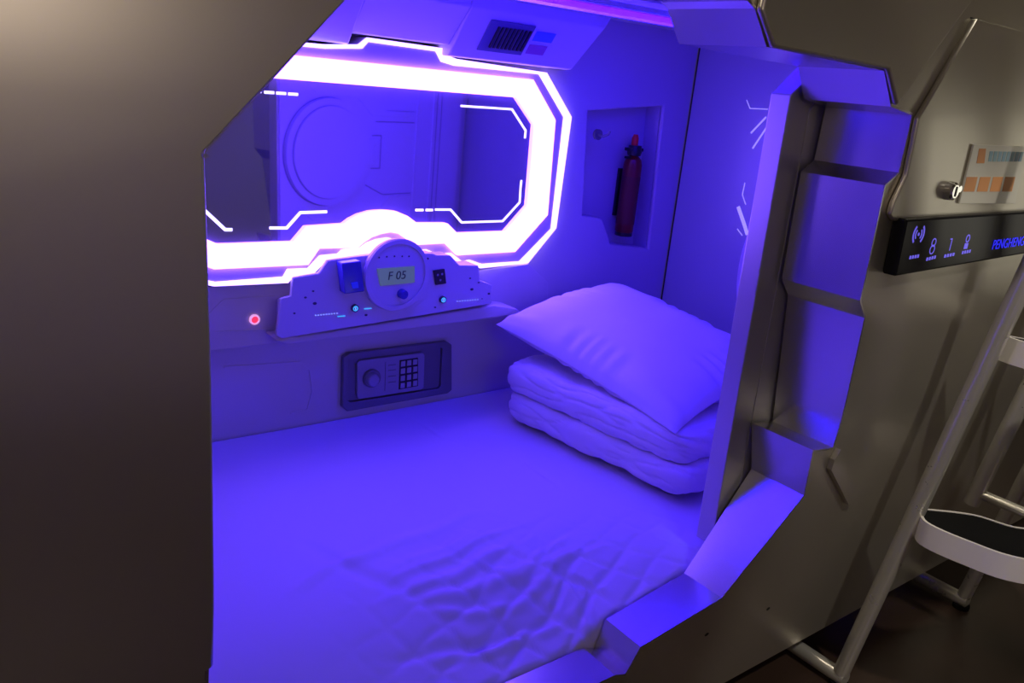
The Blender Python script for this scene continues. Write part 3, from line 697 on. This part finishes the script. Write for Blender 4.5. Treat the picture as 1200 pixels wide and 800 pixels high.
# ================================================================== MATTRESS with creased sheet
BT = EYE - .914
def wr(x, y):
    """height of creases in the sheet, metres"""
    h = 0.0
    wx = x + .012 * math.sin(9 * y + 3 * x) + .006 * math.sin(31 * y + 11 * x); wy = y + .010 * math.sin(11 * x + 5 * y) + .005 * math.sin(37 * x - 9 * y)
    for (x0, y0, x1, y1, a, s) in CREASE:
        dx, dy = x1 - x0, y1 - y0; L = math.hypot(dx, dy); 
        t = ((wx - x0) * dx + (wy - y0) * dy) / L; d = ((wx - x0) * dy - (wy - y0) * dx) / L
        if abs(d) > 4 * s or t < -.2 or t > L + .2: continue
        e = 1 / (1 + math.exp(-(t) / .03)) * 1 / (1 + math.exp((t - L) / .03))
        h += 1.7 * a * math.exp(-(d / s) ** 2) * e
    h = .009 * math.tanh(h / .009)
    # quilting of the pad showing through near the doorway
    qx, qy = x - .95, y - .98
    m = math.exp(-(qx / .30) ** 2 - (qy / .17) ** 2)
    u = wx * .93 + wy * .36; v = -wx * .36 + wy * .93
    g = max(math.exp(-(((u / .085) % 1 - .5) / .10) ** 2), math.exp(-(((v / .062) % 1 - .5) / .13) ** 2))
    h -= .0075 * g * m
    h *= min(1.0, max(0.0, (y - Y0) / .05)) if h > 0 else 1.0
    h += .004 * math.sin(3.1 * x + 2) * math.sin(4 * y + 1)
    return h
cl = [(0.6862, 1.1405), (0.9726, 1.1519), (0.7301, 1.1860), (0.9868, 1.2011), (0.7413, 1.1099), (1.0055, 1.0800), (0.7548, 1.0720), (0.8821, 1.0315), (0.8821, 1.0315), (1.0110, 1.0595), (0.8829, 1.1466), (0.9575, 1.0613), (0.7637, 1.2114), (0.9326, 1.2184), (0.7342, 0.9841), (0.9366, 0.9701), (0.9254, 1.0891), (1.0603, 1.1048), (0.6478, 1.2744), (0.9790, 1.2855), (0.9956, 1.0679), (1.1334, 1.0655), (0.6319, 1.3173), (0.7136, 1.1253), (0.7173, 1.0128), (0.8531, 0.9929), (0.6331, 1.0155), (0.7781, 0.9950), (1.0155, 1.0924), (1.0524, 0.9052), (1.0043, 1.1349), (1.0727, 0.8573), (1.0417, 1.0964), (0.9742, 0.8469), (1.2394, 1.4351), (1.2341, 1.3604), (1.1346, 1.7567), (1.1409, 1.6799), (0.5383, 1.2228), (0.7121, 1.2919)]
CREASE = []
amps = [.007, .006, .009, .007, .006, .005, .006, .006, .006, .004, .005, -.006, -.005, -.004, -.005, .004, -.004, -.004, -.003, .004]
sig = [.012, .010, .012, .010, .009, .008, .012, .009, .010, .016, .011, .018, .010, .009, .009, .010, .008, .008, .007, .014]
for k in range(len(cl) // 2):
    a, b_ = cl[2 * k], cl[2 * k + 1]
    CREASE.append((a[0], a[1], b_[0], b_[1], amps[k % 20], sig[k % 20]))
X0, X1, Y0, Y1 = -0.09, 2.158, 0.907, 1.893
bm = bmesh.new(); nx, ny = 400, 190
def edge(x, y):
    a = .078 if x < .93 else (.078 - (x - .93) / .08 * .036 if x < 1.01 else max(0.0, .042 * (1 - (x - 1.01) / .26)))
    a *= math.exp(-((y - Y0) / .17) ** 2)
    return edge0(x, y) - a
def edge0(x, y):
    """rounded rim of the mattress"""
    d = min(y - Y0, .018); r = .018
    return -(r - math.sqrt(max(0, r * r - (r - d) ** 2)))
g = []
for j in range(ny + 1):
    y = Y0 + (Y1 - Y0) * (j / ny) ** 1.08
    row = []
    for i in range(nx + 1):
        x = X0 + (X1 - X0) * i / nx
        row.append(bm.verts.new((x, y, BT + wr(x, y) + edge(x, y))))
    g.append(row)
for j in range(ny):
    for i in range(nx): bm.faces.new([g[j][i], g[j][i + 1], g[j + 1][i + 1], g[j + 1][i]])
# sides and bottom
def skirt(line):
    lo_ = [bm.verts.new((v.co.x, v.co.y, .235)) for v in line]
    for i in range(len(line) - 1): bm.faces.new([line[i], lo_[i], lo_[i + 1], line[i + 1]])
    return lo_
s1 = skirt(g[0]); s2 = skirt([r[-1] for r in g]); s3 = skirt(g[-1][::-1]); s4 = skirt([r[0] for r in g][::-1])
bmesh.ops.remove_doubles(bm, verts=s1 + s2 + s3 + s4, dist=1e-5)
bmesh.ops.holes_fill(bm, edges=[e for e in bm.edges if e.is_boundary], sides=0)
mt = finish('mattress', bm, M['cloth'], smooth=60)
tag(mt, 'wide mattress under a creased white fitted sheet filling the pod', 'mattress')
tag(finish('floor_pod', box_bm(-0.10, 2.16, 0.914, 1.898, 0.18, 0.234), M['abs'], smooth=0), kind='structure')

# ================================================================== FOLDED DUVET and PILLOW
def noise2(x, y, z, s):
    from mathutils import noise as N
    return N.noise(Vector((x * s, y * s, z * s)))
def soft_slab(bm, cx, cy, cz, lx, ly, lz, rot, pw=5.0, nz=2.6, amp=.006, seed=0, n=56, tilt=0.0, sag=0.0):
    """rounded cushion-like slab built from a warped cube sphere"""
    t = bmesh.new(); bmesh.ops.create_cube(t, size=2.0)
    bmesh.ops.subdivide_edges(t, edges=t.edges[:], cuts=n, use_grid_fill=True)
    for v in t.verts:
        x, y, z = v.co
        k = (abs(x) ** pw + abs(y) ** pw) ** (1 / pw); m = max(abs(x), abs(y), 1e-6)
        q = m / k if k > 0 else 1
        x2, y2 = x * q, y * q
        e = (1 - min(1, m) ** 10)
        # half-round edge in section
        rr = min(1.0, m)
        zz = z * (max(0.0, 1 - rr ** 9)) ** .5 if abs(z) > .999 else z * 0.0
        if abs(z) <= .999:      # side wall: bend to a half circle
            a = z * math.pi / 2
            bul = abs(math.cos(a)) ** .62 * lz / 2 * .9
            sx = x2 * (lx / 2 - lz / 2) + (x2 / max(abs(x2), abs(y2))) * bul
            sy = y2 * (ly / 2 - lz / 2) + (y2 / max(abs(x2), abs(y2))) * bul
            p = Vector((sx, sy, math.copysign(abs(math.sin(a)) ** .8, a) * lz / 2))
        else:
            p = Vector((x2 * (lx / 2 - lz / 2), y2 * (ly / 2 - lz / 2), z * lz / 2 * (1 + .10 * (1 - rr * rr))))
        d = noise2(p.x, p.y, p.z + seed, 7) * amp + noise2(p.x + 5, p.y, p.z + seed, 19) * amp * .5 - amp * .55 * (1 - abs(noise2(p.x * 1.0 + p.z * 2, p.y * .6, seed, 16)) * 2) ** 6
        p += Vector((p.x / lx, p.y / ly, p.z / lz)).normalized() * d
        p.z += -sag * (y2 < 0) * y2 * y2 * 0
        p = Matrix.Rotation(rot, 3, 'Z') @ p
        v.co = (p.x + cx, p.y + cy, p.z + cz + tilt * p.y)
    me = bpy.data.meshes.new('t'); t.to_mesh(me); t.free(); bm.from_mesh(me); bpy.data.meshes.remove(me)
bm = bmesh.new()
RT = R(8)
soft_slab(bm, 1.730, 1.435, BT + .056, .72, .64, .080, RT, seed=1, amp=.010, pw=12)
soft_slab(bm, 1.720, 1.450, BT + .138, .71, .63, .092, RT, seed=4, amp=.011, pw=12)
dv = finish('folded_duvet', bm, M['pillow'], smooth=80)
tag(dv, 'white duvet folded in two thick layers at the head of the bed', 'duvet')

t = bmesh.new(); bmesh.ops.create_cube(t, size=2.0)
bmesh.ops.subdivide_edges(t, edges=t.edges[:], cuts=70, use_grid_fill=True)
PX, PY, PZ = .50, .64, .150
prot = Matrix.Rotation(R(6), 3, 'Z') @ Matrix.Rotation(R(8), 3, 'X') @ Matrix.Rotation(R(-7), 3, 'Y')
for v in t.verts:
    x, y, z = v.co
    # outline: sides pulled in between pointed corners
    ax = 1 - .07 * (1 - y * y) * abs(x) ; ay = 1 - .06 * (1 - x * x) * abs(y)
    hx = max(0.0, 1 - abs(x) ** 2.6); hy = max(0.0, 1 - abs(y) ** 2.6)
    th = (hx * hy) ** .42
    zz = (1 if z > 0 else -1) * th if abs(z) > .999 else z * .02
    X_, Y_ = x * ax * PX / 2, y * ay * PY / 2
    Z_ = zz * PZ / 2 * (1.0 if z > 0 else .55) + (.0 if abs(z) > .999 else 0)
    edge_ = max(abs(x), abs(y))
    wrk = .009 * math.sin(26 * y + 6 * math.sin(5 * y)) * max(0, (abs(x) - .62)) + .011 * math.sin(24 * x + 4 * math.sin(6 * x)) * max(0, (abs(y) - .62))
    Z_ += wrk * th * 3 + noise2(X_, Y_, z, 8) * .007 * th
    Z_ -= .020 * (abs(x) ** 3)                    # drapes over the duvet edge
    v.co = prot @ Vector((X_, Y_, Z_))
pil = finish('pillow', t, M['pillow'], smooth=80)
pil.location = (1.625, 1.47, BT + .268)
tag(pil, 'plump white pillow lying on top of the folded duvet', 'pillow')
